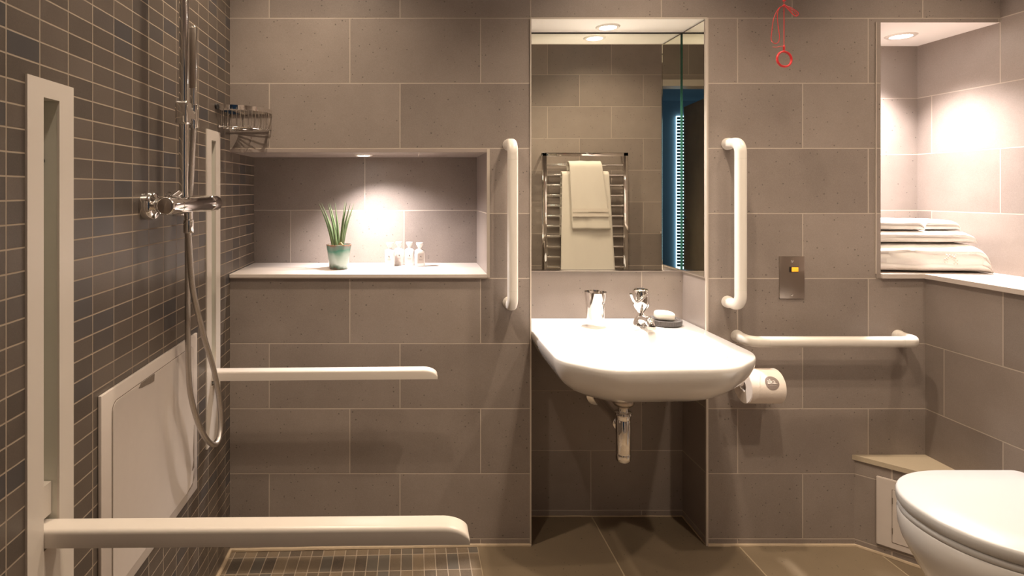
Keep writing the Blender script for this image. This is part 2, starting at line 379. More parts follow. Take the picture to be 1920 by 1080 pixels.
solo('venetian_blind', bm, ['slat'], 'narrow blind with glowing gaps, seen as a blue beaded strip in the mirror corner', 'blind', (-1.50, BY+0.06, 0.2), smooth=False)
# door leaf and frame
d1 = BM()
L_ = Vector((-0.31, -0.62, 0))-Vector((-0.21, 0.14, 0)); box(d1, 0, 0.78, -0.02, 0.02, 0.01, DZ-0.02, 0.002)
bmesh.ops.transform(d1, matrix=Matrix.Translation((-0.235, 0.13, 0)) @ Matrix.Rotation(math.atan2(L_.y, L_.x), 4, 'Z'), verts=d1.verts)
door = struct('door_1', d1, ['wood_door'])
hb = BM(); hp = Vector((-0.24, 0.12, 1.0))+L_.normalized()*0.70
tube(hb, bend([hp, hp+Vector((0.05, 0.0, 0)), hp+Vector((0.065, 0.10, 0))], 0.012), 0.008)
mesh_obj('door_handle', hb, 'chrome', door)
bm = BM()
box(bm, DX0-.02, DX0+0.02, YO-.12, YO+.005, 0, DZ+.03); box(bm, DX1-.02, DX1+0.02, YO-.12, YO+.005, 0, DZ+.03); box(bm, DX0, DX1, YO-.12, YO+.005, DZ, DZ+.045)
struct('trim_door', bm, ['white_plastic'])

# ledges
bm = BM(); box(bm, XL+.001, NX1+0.0, YB-0.012, YN-.001, NZ0-0.013, NZ0, 0.0015); struct('trim_niche_shelf', bm, ['ledge'])
bm = BM()
P = [(CX0+.001, YB-0.01), (XR-0.012, YB-0.01), (XR-0.012, YO+.001), (XU-.001, YO+.001), (XU-.001, YC-.001), (CX0+.001, YC-.001)]
rings(bm, [[(x, y, NZ0-0.015) for x, y in P], [(x, y, NZ0) for x, y in P]]); struct('trim_corner_ledge', bm, ['ledge'])
# thin edge trims
def strip(name, a, mat='trim'):
    bm = BM(); box(bm, *a); return struct(name, bm, [mat])
strip('trim_recess_left', (RX0-.003, RX0+.002, YB-.004, YB+.004, 0, RZ))
strip('trim_recess_right', (RX1-.003, RX1+.004, YB-.004, YB+.004, 0, RZ+.003))
strip('trim_recess_top', (RX0, RX1, YB-.003, YB+.003, RZ-.001, RZ+.004))
strip('trim_niche_top', (XL, NX1+.01, YB-.003, YB+.004, NZ1, NZ1+.011), 'trim_dark')
strip('trim_niche_right', (NX1, NX1+.01, YB-.004, YB+.004, NZ0-.013, NZ1+.011))
strip('trim_corner_niche', (CX0-.0145, CX0, YB-.003, YB+.003, NZ0-.015, CZ), 'right_up')
strip('trim_corner_niche_edge', (CX0-.017, CX0-.0145, YB-.0035, YB+.003, NZ0, CZ))
# sealant along the floor
def bead(name, pts, r=0.007):
    bm = BM(); q = []
    for a, b_ in zip(pts, pts[1:]):
        a, b_ = Vector(a), Vector(b_); n = max(2, int((b_-a).length/0.03))
        for k in range(n): q.append(a.lerp(b_, k/n)+Vector((0, 0, 0.0015*noise.noise(a.lerp(b_, k/n)*14))))
    q.append(Vector(pts[-1])); tube(bm, q, r, 8); return struct(name, bm, ['sealant'], smooth=True)
bead('baseboard_shower', [(XL+.004, 0.7, -.015), (XL+.004, YB-.004, -.015), (0.228, YB-.004, 0.001)])
bead('baseboard_back', [(0.228, YB-.002, 0.001), (RX0, YB-.002, 0.001)], 0.006)
bead('baseboard_recess', [(RX0, YR-.002, 0.001), (RX1-.002, YR-.002, 0.001), (RX1-.002, YB, 0.001)], 0.003)
bead('baseboard_right', [(RX1+.002, YB-.002, 0.001), (1.528, YB-.002, 0.001), (XR, YB-(XR-1.528)*0.97, 0.001)], 0.006)
# boxing in the corner (diagonal front)
bx0, bs = 1.528, 0.96
B0, B1, B2 = (bx0, YB), (XR, YB-(XR-bx0)*bs), (XR, YB)
bm = BM(); BH = 0.312
quad(bm, [(*B0, -.001), (*B1, -.001), (*B1, BH-.016), (*B0, BH-.016)], 0)
struct('wall_boxing', bm, ['diag'])
bm = BM(); rings(bm, [[(B0[0]-.008, B0[1], z), (B1[0]-.008, B1[1]-.008, z), (B1[0], B1[1]-.008, z), (B2[0], B2[1], z)] for z in (BH-.016, BH)])
struct('trim_boxing_top', bm, ['box_top'])

# small access hatch on the boxing
dirv = Vector((B1[0]-B0[0], B1[1]-B0[1], 0)).normalized(); nrm = Vector((dirv.y, -dirv.x, 0)).normalized()
if nrm.y > 0: nrm = -nrm
def diag_box(bm, u0, u1, z0, z1, d0, d1, bev=0.002):
    box(bm, u0, u1, 0, 1, z0, z1, 0)
    mtx = Matrix(((dirv.x, nrm.x*(d1-d0), 0, B0[0]+nrm.x*d0), (dirv.y, nrm.y*(d1-d0), 0, B0[1]+nrm.y*d0), (0, 0, 1, 0), (0, 0, 0, 1)))
    bmesh.ops.transform(bm, matrix=mtx, verts=bm.verts)
    if bev: bmesh.ops.bevel(bm, geom=list(bm.edges), offset=bev, segments=2, affect='EDGES')
hatch = thing('access_hatch', 'small white access hatch on the diagonal boxing beside the toilet', 'hatch', (B0[0]+dirv.x*.15, B0[1]+dirv.y*.15, 0.04))
bm = BM(); diag_box(bm, 0.060, 0.30, 0.035, 0.262, 0.001, 0.010); mesh_obj('frame', bm, 'panel_white', hatch)
bm = BM(); diag_box(bm, 0.100, 0.27, 0.055, 0.232, 0.0085, 0.0105, 0.0006); mesh_obj('gap', bm, 'scuff', hatch)
bm = BM(); diag_box(bm, 0.102, 0.268, 0.057, 0.230, 0.009, 0.012, 0.001); dr = mesh_obj('hatch_door', bm, 'panel_white', hatch)
for z in (0.085, 0.185):
    bm = BM(); diag_box(bm, 0.1005, 0.1035, z, z+.02, 0.010, 0.0135, 0.0005); mesh_obj('hinge', bm, 'scuff', hatch)

# ------------------------------------------------------------------ mirrors
mt_ = thing('wall_mirror', 'large frameless mirror on the back of the basin recess', 'mirror', (0.7, YR-.003, 0.93))
MZ0, MZ1 = 0.926, RZ-0.006
def mirror(parent, a, front):
    bm = BM(); box(bm, *a); 
    bmesh.ops.recalc_face_normals(bm, faces=bm.faces)
    o = mesh_obj('glass', bm, ['mirror_edge', 'mirror'], parent, smooth=False)
    for p in o.data.polygons:
        if p.normal.dot(Vector(front)) > 0.9: p.material_index = 1
mirror(mt_, (RX0+.001, RX1-.007, YR-.006, YR-.001, MZ0, MZ1), (0, -1, 0))
mt2 = thing('side_mirror', 'narrow frameless mirror on the right cheek of the basin recess', 'mirror', (RX1-.003, 2.11, 0.93))
mirror(mt2, (RX1-.006, RX1-.001, YB+.006, YR-.007, MZ0, MZ1), (-1, 0, 0))
bm = BM(); box(bm, RX1-.0075, RX1-.001, YB+.003, YB+.0062, MZ0-.003, MZ1); mesh_obj('edge_trim', bm, 'chrome', mt2)
bm = BM(); box(bm, RX1-.0090, RX1-.0062, YR-.0090, YR-.0062, MZ0, MZ1); mesh_obj('glass_edge', bm, 'mirror_edge', mt2)
bm = BM(); box(bm, RX0+.001, RX1-.001, YR-.0062, YR-.001, MZ1, RZ-.0002); mesh_obj('top_gap_shade', bm, 'dark', mt_)  # dark strip put in as the shade between mirror and soffit
bm = BM(); box(bm, RX0+.001, RX1-.001, YR-.0085, YR-.001, MZ0-.005, MZ0-.0005); mesh_obj('edge_trim', bm, 'chrome', mt_)

# ------------------------------------------------------------------ downlights
def add_spot(parent, power, size, blend, radius, color, tilt=(0, 0)):
    l = bpy.data.lights.new('downlight_beam', 'SPOT'); l.energy = power; l.spot_size = math.radians(size); l.spot_blend = blend
    l.shadow_soft_size = radius; l.color = color
    o = bpy.data.objects.new('downlight_beam', l); COL.objects.link(o); o.parent = parent; o.location = (0, 0, -0.012)
    o.rotation_euler = (tilt[0], tilt[1], 0)
def downlight(name, x, y, z, r, label, group, power, size, blend, color, radius=0.02, tilt=(0, 0)):
    t = thing(name, label, 'light', (x, y, z), group)
    bm = BM(); lathe(bm, [(r*0.68, -0.001), (r*0.70, -0.005), (r*0.9, -0.005), (r, -0.001), (r, -0.0002)], (x, y, z), cap=False); mesh_obj('bezel', bm, 'white_plastic', t)
    bm = BM(); lathe(bm, [(0.0, -0.0035), (r*0.5, -0.0035), (r*0.69, -0.002)], (x, y, z)); mesh_obj('lamp_glass', bm, 'lamp', t)
    add_spot(t, power, size, blend, radius, color, tilt); return t
downlight('niche_downlight', -0.172, 2.15, NZ1, 0.034, 'small downlight in the soffit above the plant shelf', None, NICHE_W, 128, 1.0, NEUTRAL, 0.012, (math.radians(0), math.radians(-10)))
downlight('recess_downlight', 0.712, 2.118, RZ, 0.043, 'round downlight in the white soffit above the mirror', None, RECESS_W, 118, 1.0, (1.0, 0.91, 0.85), 0.03, (math.radians(9), 0))
downlight('corner_downlight', 1.83, 2.19, CZ, 0.050, 'round downlight in the soffit above the folded towels', None, CORNER_W, 118, 1.0, (1.0, 0.91, 0.88), 0.03, (math.radians(-7), math.radians(9)))
for i, ((x, y), p, s) in enumerate(ROOM_LIGHTS):
    downlight('ceiling_downlight', x, y, CEIL, 0.045, 'round downlight recessed in the bathroom ceiling above the frame', 'bathroom ceiling downlights', p, s, 0.85, WARM, 0.03)  # the last is an added lamp for the wall reflected in the mirror

# ------------------------------------------------------------------ arm rails with folding support arms
def arm_rail(i, label):
    y0, y1 = RAILS[i]; s0, s1 = SLOTS[i]; z0, z1 = 0.434, 1.409
    t = thing('wall_rail', label, 'rail', (XL, (y0+y1)/2, z0), 'recessed rails for the support arms')
    bm = BM(); X0, X1 = XL-.0005, XL+.004
    Yv = [y0, s0, s1, y1]; Zv = [z0, SZ0, SZ1, z1]
    for a in range(3):
        for b_ in range(3):
            if a == 1 and b_ == 1: continue
            box(bm, X0, X1, Yv[a], Yv[a+1], Zv[b_], Zv[b_+1])
    bmesh.ops.remove_doubles(bm, verts=bm.verts, dist=1e-5)
    mesh_obj('face_plate', bm, 'white_plastic', t, smooth=False)
    bm = BM(); D = XL-.085; a, b_ = s0-.0005, s1+.0005
    quad(bm, [(D, a, SZ0), (D, b_, SZ0), (D, b_, SZ1), (D, a, SZ1)])
    quad(bm, [(D, b_, SZ0), (X0, b_, SZ0), (X0, b_, SZ1), (D, b_, SZ1)]); quad(bm, [(D, a, SZ0), (X0, a, SZ0), (X0, a, SZ1), (D, a, SZ1)])
    quad(bm, [(D, a, SZ1), (X0, a, SZ1), (X0, b_, SZ1), (D, b_, SZ1)]); quad(bm, [(D, a, SZ0), (X0, a, SZ0), (X0, b_, SZ0), (D, b_, SZ0)])
    mesh_obj('channel', bm, 'slot', t, smooth=False)
    bm = BM(); box(bm, D+.001, XL-.010, a+.0012, b_-.0012, SZ0+.042, SZ0+0.098); mesh_obj('pivot_cover', bm, 'white_plastic', t)
    bm = BM(); lathe(bm, [(0.006, 0), (0.006, 0.004), (0.004, 0.006), (0, 0.006)], (XL-.027, s1-.0055, SZ1-.105), 'Y', 16); mesh_obj('bolt', bm, 'black', t)
    return t
arm_rail(0, 'tall white wall rail with empty slot, nearest the camera on the mosaic wall')
arm_rail(1, 'tall white wall rail with slot behind the shower valve')
def arm(i, zt, x1, label):
    s0, s1 = SLOTS[i]; y0, y1 = s0+.001, s1-.001; h = 0.030
    bm = BM(); n = 26; rs = []; X0 = XL-.05
    for k in range(n+1):
        x = X0+(x1-X0)*k/n if k < 14 else None
    xs = [X0+(x1-.06-X0)*k/8 for k in range(9)]+[x1-.06+.06*math.sin(PI/2*k/10) for k in range(1, 11)]
    for x in xs:
        u = max(0, (x-(x1-.045))/.045); drop = (1-math.sqrt(max(0, 1-u*u)))*h*0.78
        rise = 0.006*(x-XL)/0.7; zb = zt-h+rise; ztp = zt+rise-drop; c = min(0.008, (ztp-zb)*0.4); ring = []
        for (yy, zz) in ((y0, zb), (y1, zb)): ring.append((x, yy, zz))
        for q in range(6): a = PI/2*q/5; ring.append((x, y1-c+c*math.cos(a), ztp-c+c*math.sin(a)))
        for q in range(6): a = PI/2*q/5; ring.append((x, y0+c-c*math.sin(a), ztp-c+c*math.cos(a)))
        rs.append(ring)
    rings(bm, rs)
    return solo('support_arm', bm, ['white_plastic'], label, 'support arm', (XL, (y0+y1)/2, zt-h), 'fold down support arms of the shower', angle=35)
arm(0, 0.647, 0.100, 'long white fold-down support arm in the foreground, nearest the camera')
arm(1, 0.659, 0.084, 'white fold-down support arm further back, below the plant shelf')

# access panel on left wall
pan = thing('wall_hatch', 'large scuffed white access hatch low on the mosaic wall', 'hatch', (XL, 1.427, 0.365))
PY0, PY1, PZ0, PZ1 = 1.165, 1.689, 0.365, 0.812
bm = BM(); box(bm, XL+.0005, XL+.008, PY0, PY1, PZ0, PZ1, 0.0015); mesh_obj('frame', bm, 'panel_white', pan)
def rounded_slab(bm, x0, x1, y0, y1, z0, z1, r, n=6):
    P = []
    for (cy, cz, a0) in ((y1-r, z1-r, 0), (y0+r, z1-r, PI/2), (y0+r, z0+r, PI), (y1-r, z0+r, 1.5*PI)):
        for k in range(n+1): a = a0+PI/2*k/n; P.append((cy+r*math.cos(a), cz+r*math.sin(a)))
    rings(bm, [[(x, y, z) for y, z in P] for x in (x0, x1)])
bm = BM(); rounded_slab(bm, XL+.006, XL+.0085, 1.205, 1.658, 0.392, 0.785, 0.022); mesh_obj('gap', bm, 'scuff', pan)
bm = BM(); rounded_slab(bm, XL+.007, XL+.0105, 1.2065, 1.6565, 0.3935, 0.7835, 0.021); pd = mesh_obj('hatch_door', bm, 'panel_white', pan)
def chip(pts):
    bm = BM(); rings(bm, [[(XL+x, y, z) for y, z in pts] for x in (.0095, .0112)]); mesh_obj('paint_chip', bm, 'scuff', pd, smooth=False)
chip([(1.318, 0.776), (1.33, 0.7835), (1.40, 0.7835), (1.398, 0.767), (1.375, 0.768), (1.352, 0.771), (1.335, 0.772)])
chip([(1.6565, 0.56), (1.6565, 0.44), (1.640, 0.437), (1.652, 0.462), (1.648, 0.49), (1.654, 0.53)])
chip([(1.60, 0.3935), (1.645, 0.402), (1.6555, 0.43), (1.6565, 0.41), (1.64, 0.3935)])

# ------------------------------------------------------------------ shower
XS = -0.550
sh = thing('shower_valve', 'chrome thermostatic bar valve with tall riser pipe on the mosaic wall', 'shower', (XL, 1.37, 1.18))
ZV = 1.186
def flange(y, name='wall_flange'):
    bm = BM(); lathe(bm, [(0.0335, 0.0005), (0.0335, 0.0195), (0.031, 0.023), (0.022, 0.024), (0.016, 0.028)], (XL, y, ZV), 'X', 40); mesh_obj(name, bm, 'chrome', sh)
    bm = BM(); tube(bm, [(XL+.02, y, ZV), (XS-.005, y, ZV)], 0.0165, 24); mesh_obj('inlet_neck', bm, 'chrome', sh)
flange(1.375); flange(1.555)
bm = BM(); lathe(bm, [(0.0, 1.318), (0.014, 1.316), (0.0185, 1.312), (0.0205, 1.314), (0.0212, 1.32), (0.0212, 1.3715), (0.0195, 1.373), (0.0195, 1.3745), (0.0212, 1.376), (0.0212, 1.592), (0.0198, 1.594), (0.0198, 1.596), (0.0215, 1.598), (0.0215, 1.645), (0.019, 1.653), (0, 1.655)], (XS, 0, ZV), 'Y', 40)
mesh_obj('valve_body', bm, 'chrome', sh)
bm = BM(); lathe(bm, [(0, 1.310), (0.012, 1.3105), (0.0168, 1.313), (0.0172, 1.316)], (XS, 0, ZV), 'Y', 32); mesh_obj('end_cap', bm, 'steel', sh)
bm = BM(); tube(bm, [(XS, 1.40, ZV+.03), (XS-.012, 1.385, ZV+.016)], [0.007, 0.008], 16); tube(bm, [(XS-.022, 1.375, ZV+.020), (XS-.012, 1.375, ZV+.028)], [.007, .007], 14); mesh_obj('stop_lever', bm, 'chrome', sh)
bm = BM(); tube(bm, [(XS, 1.4235, ZV+.018), (XS, 1.4235, ZV+.035), (XS, 1.4235, 2.36)], [0.0135, 0.0118, 0.0118], 28); mesh_obj('riser_pipe', bm, 'chrome', sh)
bm = BM(); tube(bm, [(XL, 1.4235, 2.25), (XS, 1.4235, 2.25)], 0.008, 16); mesh_obj('wall_bracket', bm, 'chrome', sh)
bm = BM(); lathe(bm, [(0.0115, -.052), (0.0125, -.05), (0.0125, -.02), (0.0105, -.018), (0.0105, 0)], (XS, 1.452, ZV-.018), 'Z', 24); mesh_obj('hose_outlet', bm, 'chrome', sh)
bm = BM(); zc = px(345, 212, 1.4235).z
box(bm, XS-.017, XS+.014, 1.407, 1.440, zc-.028, zc+.028, 0.006, 3)
box(bm, XS-.012, XS+.010, 1.43, 1.475, zc-.012, zc+.012, 0.004, 2); hc = (XS, 1.487, zc)
lathe(bm, [(0.0125, -.03), (0.0135, -.024), (0.012, 0), (0.0135, .024), (0.0125, .03)], hc, 'Z', 24); mesh_obj('slider_holder', bm, 'chrome', sh)
hs = thing('hand_shower', 'slim chrome stick hand shower clipped to the riser pipe', 'hand shower', (XS, 1.487, zc-.03))
bm = BM(); ztop = px(362, 50, 1.487).z
lathe(bm, [(0.006, zc-.032), (0.0085, zc-.02), (0.0088, zc), (0.0085, zc+.05), (0.0092, ztop-.03), (0.0092, ztop-.003), (0.007, ztop), (0, ztop)], (XS, 1.487, 0), 'Z', 24); mesh_obj('handle', bm, 'chrome', hs)
bm = BM(); box(bm, XS-.0088, XS+.0088, 1.4765, 1.481, zc+.07, ztop-.004, 0.002); mesh_obj('spray_face', bm, 'steel', hs)
# hose
def hp_(x, y, X=-0.549): Yd = F*X/(x-VX); return Vector((X, Yd, EYE-(y-VY)*Yd/F))
hpts = [Vector((XS, 1.452, ZV-.066)), hp_(356, 480), hp_(361, 540), hp_(372, 590), hp_(385, 640), hp_(400, 690), hp_(410, 740), hp_(414, 790), hp_(410, 824), hp_(400, 834, -.555), hp_(385, 820, -.56), hp_(370, 788, -.567), hp_(357.5, 740, -.572), hp_(353.5, 690, -.576), hp_(352, 600, -.58), hp_(352, 520, -.582), hp_(352, 440, -.585), hp_(354, 395, -.586), hp_(358, 340, -.575), hp_(361, 280, -.558), Vector((XS, 1.487, zc-.03))]
bm = BM(); tube(bm, smooth_path(hpts, 8), 0.0073, 14); 
ho = mesh_obj('hose', bm, 'chrome_hose', sh); ho['label'] = 'ribbed chrome hose hanging in a long loop'

# ------------------------------------------------------------------ corner basket
bk = thing('corner_basket', 'chrome wire corner basket in the tiled corner above the niche', 'basket', (XL+.05, YB-.05, 1.42))
Zr, Zb, Rr = 1.490, 1.428, 0.142
def arcp(r, a, z): return Vector((XL+.004+r*math.cos(a), YB-.004-r*math.sin(a), z))
bm = BM()
N_ = 28; inner = [arcp(Rr-.0015, PI/2*k/N_, 0) for k in range(N_+1)]
P = [arcp(Rr, PI/2*k/N_, 0) for k in range(N_+1)]
P = P+[Vector((XL+.004, YB-.004, 0))]
rs = []
ringo = [(p.x, p.y) for p in P]
Pi = [arcp(Rr-.002, PI/2*k/N_, 0) for k in range(N_+1)]; Pi = [Vector((max(p.x, XL+.006), min(p.y, YB-.006), 0)) for p in Pi]+[Vector((XL+.006, YB-.006, 0))]
vs = []
for (pp, z) in ((P, Zr-.007), (P, Zr+.007), (Pi, Zr+.007), (Pi, Zr-.007)): vs.append([bm.verts.new((p.x, p.y, z)) for p in pp])
n = len(P)
for a in range(4):
    A, B = vs[a], vs[(a+1) % 4]
    for i in range(n): bm.faces.new((A[i], A[(i+1) % n], B[(i+1) % n], B[i]))
mesh_obj('rim_band', bm, 'chrome', bk)
def wire(pts, name='wire', r=0.0013):
    bm = BM(); tube(bm, pts, r, 6); return mesh_obj(name, bm, 'chrome', bk)
for k in range(17):
    a = PI/2*(k+.5)/17; wire(smooth_path([arcp(Rr-.001, a, Zr), arcp(Rr-.001, a, Zb+.02), arcp(Rr-.004, a, Zb+.006), arcp(Rr-.014, a, Zb), arcp(0.03, a, Zb)], 4))
for k in range(1, 7):
    s = Rr*k/7; wire([(XL+.004, YB-.004-s, Zr), (XL+.004, YB-.004-s, Zb+.002)]); wire([(XL+.004+s, YB-.004, Zr), (XL+.004+s, YB-.004, Zb+.002)])
wire([arcp(0.128, PI/2*k/16, Zb-.001) for k in range(17)], 'bottom_ring', 0.002); wire([arcp(0.075, PI/2*k/16, Zb-.001) for k in range(17)], 'bottom_ring', 0.0017)
wire([(XL+.004, YB-.004-.13, Zb), (XL+.004, YB-.004, Zb), (XL+.134, YB-.004, Zb)], 'bottom_frame', 0.002)
bm = BM(); lathe(bm, [(0.009, 0), (0.009, 0.006), (0.006, 0.009), (0, 0.01)], (XL, YB-.15, Zr), 'X', 20); mesh_obj('wall_fixing', bm, 'black', bk)

# ------------------------------------------------------------------ grab rails
def grab(name, a, b_, label, group=None, st=0.082):
    """bar between wall points a and b_"""
    a, b_ = Vector(a), Vector(b_); o = Vector((0, -st, 0)); d = (b_-a).normalized()
    t = thing(name, label, 'grab rail', (a if a.z <= b_.z else b_), group)
    bm = BM(); tube(bm, bend([a, a+o, b_+o, b_], 0.034, 10), 0.0172, 20, power=2.6, ry=0.0172); mesh_obj('bar', bm, 'grab', t, angle=60)
    for p in (a, b_):
        bm = BM(); lathe(bm, [(0.0205, 0), (0.0205, -.010), (0.0185, -.016), (0.0175, -.022)], p, 'Y', 32); mesh_obj('wall_mount', bm, 'grab', t)
    for p, s in ((a, 1), (b_, -1)):
        q = p+o+d*s*0.055; bm = BM(); tube(bm, [q-d*.0006, q+d*.0006], 0.01745, 20, power=2.6, ry=0.01745); mesh_obj('joint_ring', bm, 'slot', t)
    return t
zt, zb = px(0, 268, 1.938).z, px(0, 576, 1.938).z
grab('grab_rail', (0.337, YB, zb), (0.337, YB, zt), 'upright white grab rail on the left of the mirror, beside the plant niche', 'white grab rails')
grab('grab_rail', (1.090, YB, zb+.003), (1.090, YB, zt+.003), 'upright white grab rail on the right of the mirror', 'white grab rails')
zh = px(0, 641, 1.938).z
grab('grab_rail', (1.122, YB, zh), (1.676, YB, zh), 'horizontal white grab rail above the toilet roll', 'white grab rails')

# ------------------------------------------------------------------ basin
def round_poly(corners, n=10):
    """corners: (x, y, radius), ordered"""
    out = []; m = len(corners)
    for i, (x, y, r) in enumerate(corners):
        p = Vector((x, y, 0)); a = (Vector((*corners[i-1][:2], 0))-p).normalized(); c = (Vector((*corners[(i+1) % m][:2], 0))-p).normalized()
        if r <= 0: out += [p]*(n+1); continue
        ang = a.angle(c); d = r/math.tan(ang/2); ctr = p+(a+c).normalized()*(r/math.sin(ang/2)); u = p+a*d-ctr; v = p+c*d-ctr; tot = u.angle(v)
        for k in range(n+1):
            t = k/n; out.append(ctr+(u*math.sin((1-t)*tot)+v*math.sin(t*tot))/math.sin(tot))
    return out
def resample(P, m):
    P = [p for i, p in enumerate(P) if (p-P[i-1]).length > 1e-6]; L = [0]
    for i in range(len(P)): L.append(L[-1]+(P[(i+1) % len(P)]-P[i]).length)
    out = []; j = 0
    for k in range(m):
        s = L[-1]*k/m
        while L[j+1] < s: j += 1
        out.append(P[j].lerp(P[(j+1) % len(P)], (s-L[j])/(L[j+1]-L[j])))
    return out
basin = thing('wash_basin', 'white wall-hung wash basin with rounded front in the recess', 'basin', (0.71, YR, 0.60))
RIM = [(RX0+.002, YR-.001, 0.0), (RX0+.002, 1.66, 0.10), (0.53, 1.562, 0.12), (0.88, 1.580, 0.16), (1.014, 1.70, 0.13), (1.014, YR-.001, 0.0)]
out_ = resample(round_poly(RIM, 12), 160)
BZ = 0.742; C0 = Vector((0.70, 1.88, 0))
def ring_s(s, z, sb=0.25):
    r = []
    for p in out_:
        x = C0.x+(p.x-C0.x)*s; y = C0.y+(p.y-C0.y)*s if p.y < C0.y else C0.y+(p.y-C0.y)*(1-(1-s)*sb); r.append((x, y, z))
    return r
bm = BM()
rs = [ring_s(s, z) for s, z in ((0.10, .588), (0.3, .592), (0.55, .606), (0.72, .624), (0.84, .645), (0.915, .667), (0.962, .690), (0.99, .712), (1.0, .728), (1.0, .736))]
rs += [[(p[0], p[1], BZ) for p in ring_s(0.992, 0, 0.05)]]
inn = round_poly([(0.475, 1.975, 0.05), (0.480, 1.63, 0.13), (0.945, 1.65, 0.14), (0.950, 1.975, 0.05)], 14)
inn = resample(inn, 400)
def inner_ring(s, z):      # matched by angle about the bowl's centre
    c = Vector((0.712, 1.83, 0)); angs = sorted((math.atan2(p.y-c.y, p.x-c.x), (p-c).length) for p in inn); r = []
    for p in out_:
        a = math.atan2(p.y-c.y, p.x-c.x); best = min(angs, key=lambda t: abs(t[0]-a)); r.append((c.x+math.cos(a)*best[1]*s, c.y+math.sin(a)*best[1]*s, z))
    return r
rs += [inner_ring(1.03, BZ), inner_ring(1.0, BZ-.001), inner_ring(0.975, BZ-.006), inner_ring(0.93, BZ-.03), inner_ring(0.82, BZ-.075), inner_ring(0.6, BZ-.105), inner_ring(0.3, BZ-.118), inner_ring(0.06, BZ-.122)]
rings(bm, rs); mesh_obj('bowl', bm, 'ceramic', basin, angle=70)
bm = BM(); lathe(bm, [(0.021, BZ-.121), (0.021, BZ-.118), (0.016, BZ-.116), (0, BZ-.116)], (0.712, 1.83, 0)); mesh_obj('waste_plug', bm, 'chrome', basin)

# bottle trap
trap = thing('bottle_trap', 'chrome bottle trap under the basin with waste pipe to the wall', 'trap', (0.687, 1.90, 0.35))
TX, TY = 0.688, 1.90
bm = BM(); lathe(bm, [(0.020, .5875), (0.022, .556), (0.034, .545), (0.0345, .536), (0.030, .529), (0.019, .524), (0.0175, .519)], (TX, TY, 0)); mesh_obj('basin_flange', bm, 'steel', trap)
bm = BM(); tube(bm, [(TX, TY, .585), (TX, TY, .50)], 0.0160, 28); mesh_obj('tail_pipe', bm, 'chrome', trap)
bm = BM(); lathe(bm, [(0.0165, .507), (0.027, .505), (0.0275, .498), (0.0235, .495)], (TX, TY, 0)); mesh_obj('lock_nut', bm, 'chrome', trap)
bm = BM(); lathe(bm, [(0.0200, .500), (0.0235, .496), (0.0235, .484), (0.0228, .482), (0.0235, .480), (0.0235, .374), (0.0228, .372), (0.0235, .370), (0.0235, .352), (0.020, .346), (0, .345)], (TX, TY, 0)); mesh_obj('bottle', bm, 'chrome', trap)
bm = BM(); tube(bm, [(TX, TY, .455), (TX+.004, YR-.001, .455)], 0.0175, 24); mesh_obj('waste_pipe', bm, 'chrome', trap)
bm = BM(); lathe(bm, [(0.036, -.001), (0.035, -.008), (0.026, -.012), (0.016, -.014)], (TX+.004, YR, .455), 'Y'); mesh_obj('wall_flange', bm, 'chrome', trap)
bm = BM(); lathe(bm, [(0.019, 0), (0.0225, 0.002), (0.0225, .022), (0.019, .026)], (TX, TY+.028, .455), 'Y'); mesh_obj('outlet_nut', bm, 'chrome', trap)

# tap
tp = thing('basin_tap', 'chrome lever mixer tap on the basin deck', 'tap', (0.815, 2.09, BZ))
tx, ty = 0.818, 2.085
bm = BM(); lathe(bm, [(0.027, BZ), (0.027, BZ+.004), (0.025, BZ+.012), (0.021, BZ+.024), (0.014, BZ+.034), (0.010, BZ+.042), (0.0095, BZ+.05)], (tx, ty, 0)); mesh_obj('tap_base', bm, 'chrome', tp)
bm = BM(); lathe(bm, [(0.0095, BZ+.046), (0.014, BZ+.053), (0.022, BZ+.062), (0.0285, BZ+.074), (0.029, BZ+.085), (0.029, BZ+.118), (0.0275, BZ+.126), (0.022, BZ+.131), (0, BZ+.133)], (tx, ty, 0)); mesh_obj('tap_head', bm, 'chrome', tp)
bm = BM(); tube(bm, smooth_path([(tx, ty-.008, BZ+.018), (tx-.003, ty-.045, BZ+.030), (tx-.008, ty-.092, BZ+.036), (tx-.010, ty-.112, BZ+.030), (tx-.010, ty-.117, BZ+.022)], 6), [0.017]*8+[0.015]*8+[0.0125]*9, 20); sp_ = mesh_obj('spout', bm, 'chrome', tp)
bm = BM(); lathe(bm, [(0.0128, 0.0), (0.0138, 0.002), (0.0138, 0.010)], (tx-.010, ty-.117, BZ+.014)); mesh_obj('aerator', bm, 'steel', sp_)
bm = BM(); tube(bm, smooth_path([(tx+.01, ty-.02, BZ+.114), (tx-.02, ty-.042, BZ+.098), (tx-.040, ty-.055, BZ+.094), (tx-.052, ty-.062, BZ+.106), (tx-.060, ty-.066, BZ+.124)], 6), [0.008]*8+[0.0065]*9+[0.006]*8, 14, ry=0.006); mesh_obj('lever', bm, 'chrome', tp)
bm = BM(); lathe(bm, [(0.013, .1335), (0.013, .1345), (0, .1345)], (tx-.002, ty-.004, BZ-.001)); mesh_obj('cap_badge', bm, 'black', tp)

# tumbler
cu = Vector((0.652, 2.07, BZ))
bm = BM(); lathe(bm, [(0.0285, 0), (0.0292, .003), (0.0300, .03), (0.0335, .08), (0.0385, .121), (0.0385, .123), (0.0372, .123), (0.032, .08), (0.0285, .03), (0.0275, .008), (0, .007)], cu, 'Z', 40)
solo('tumbler', bm, ['chrome'], 'flared chrome tumbler on the basin deck, left of the tap', 'cup', cu)
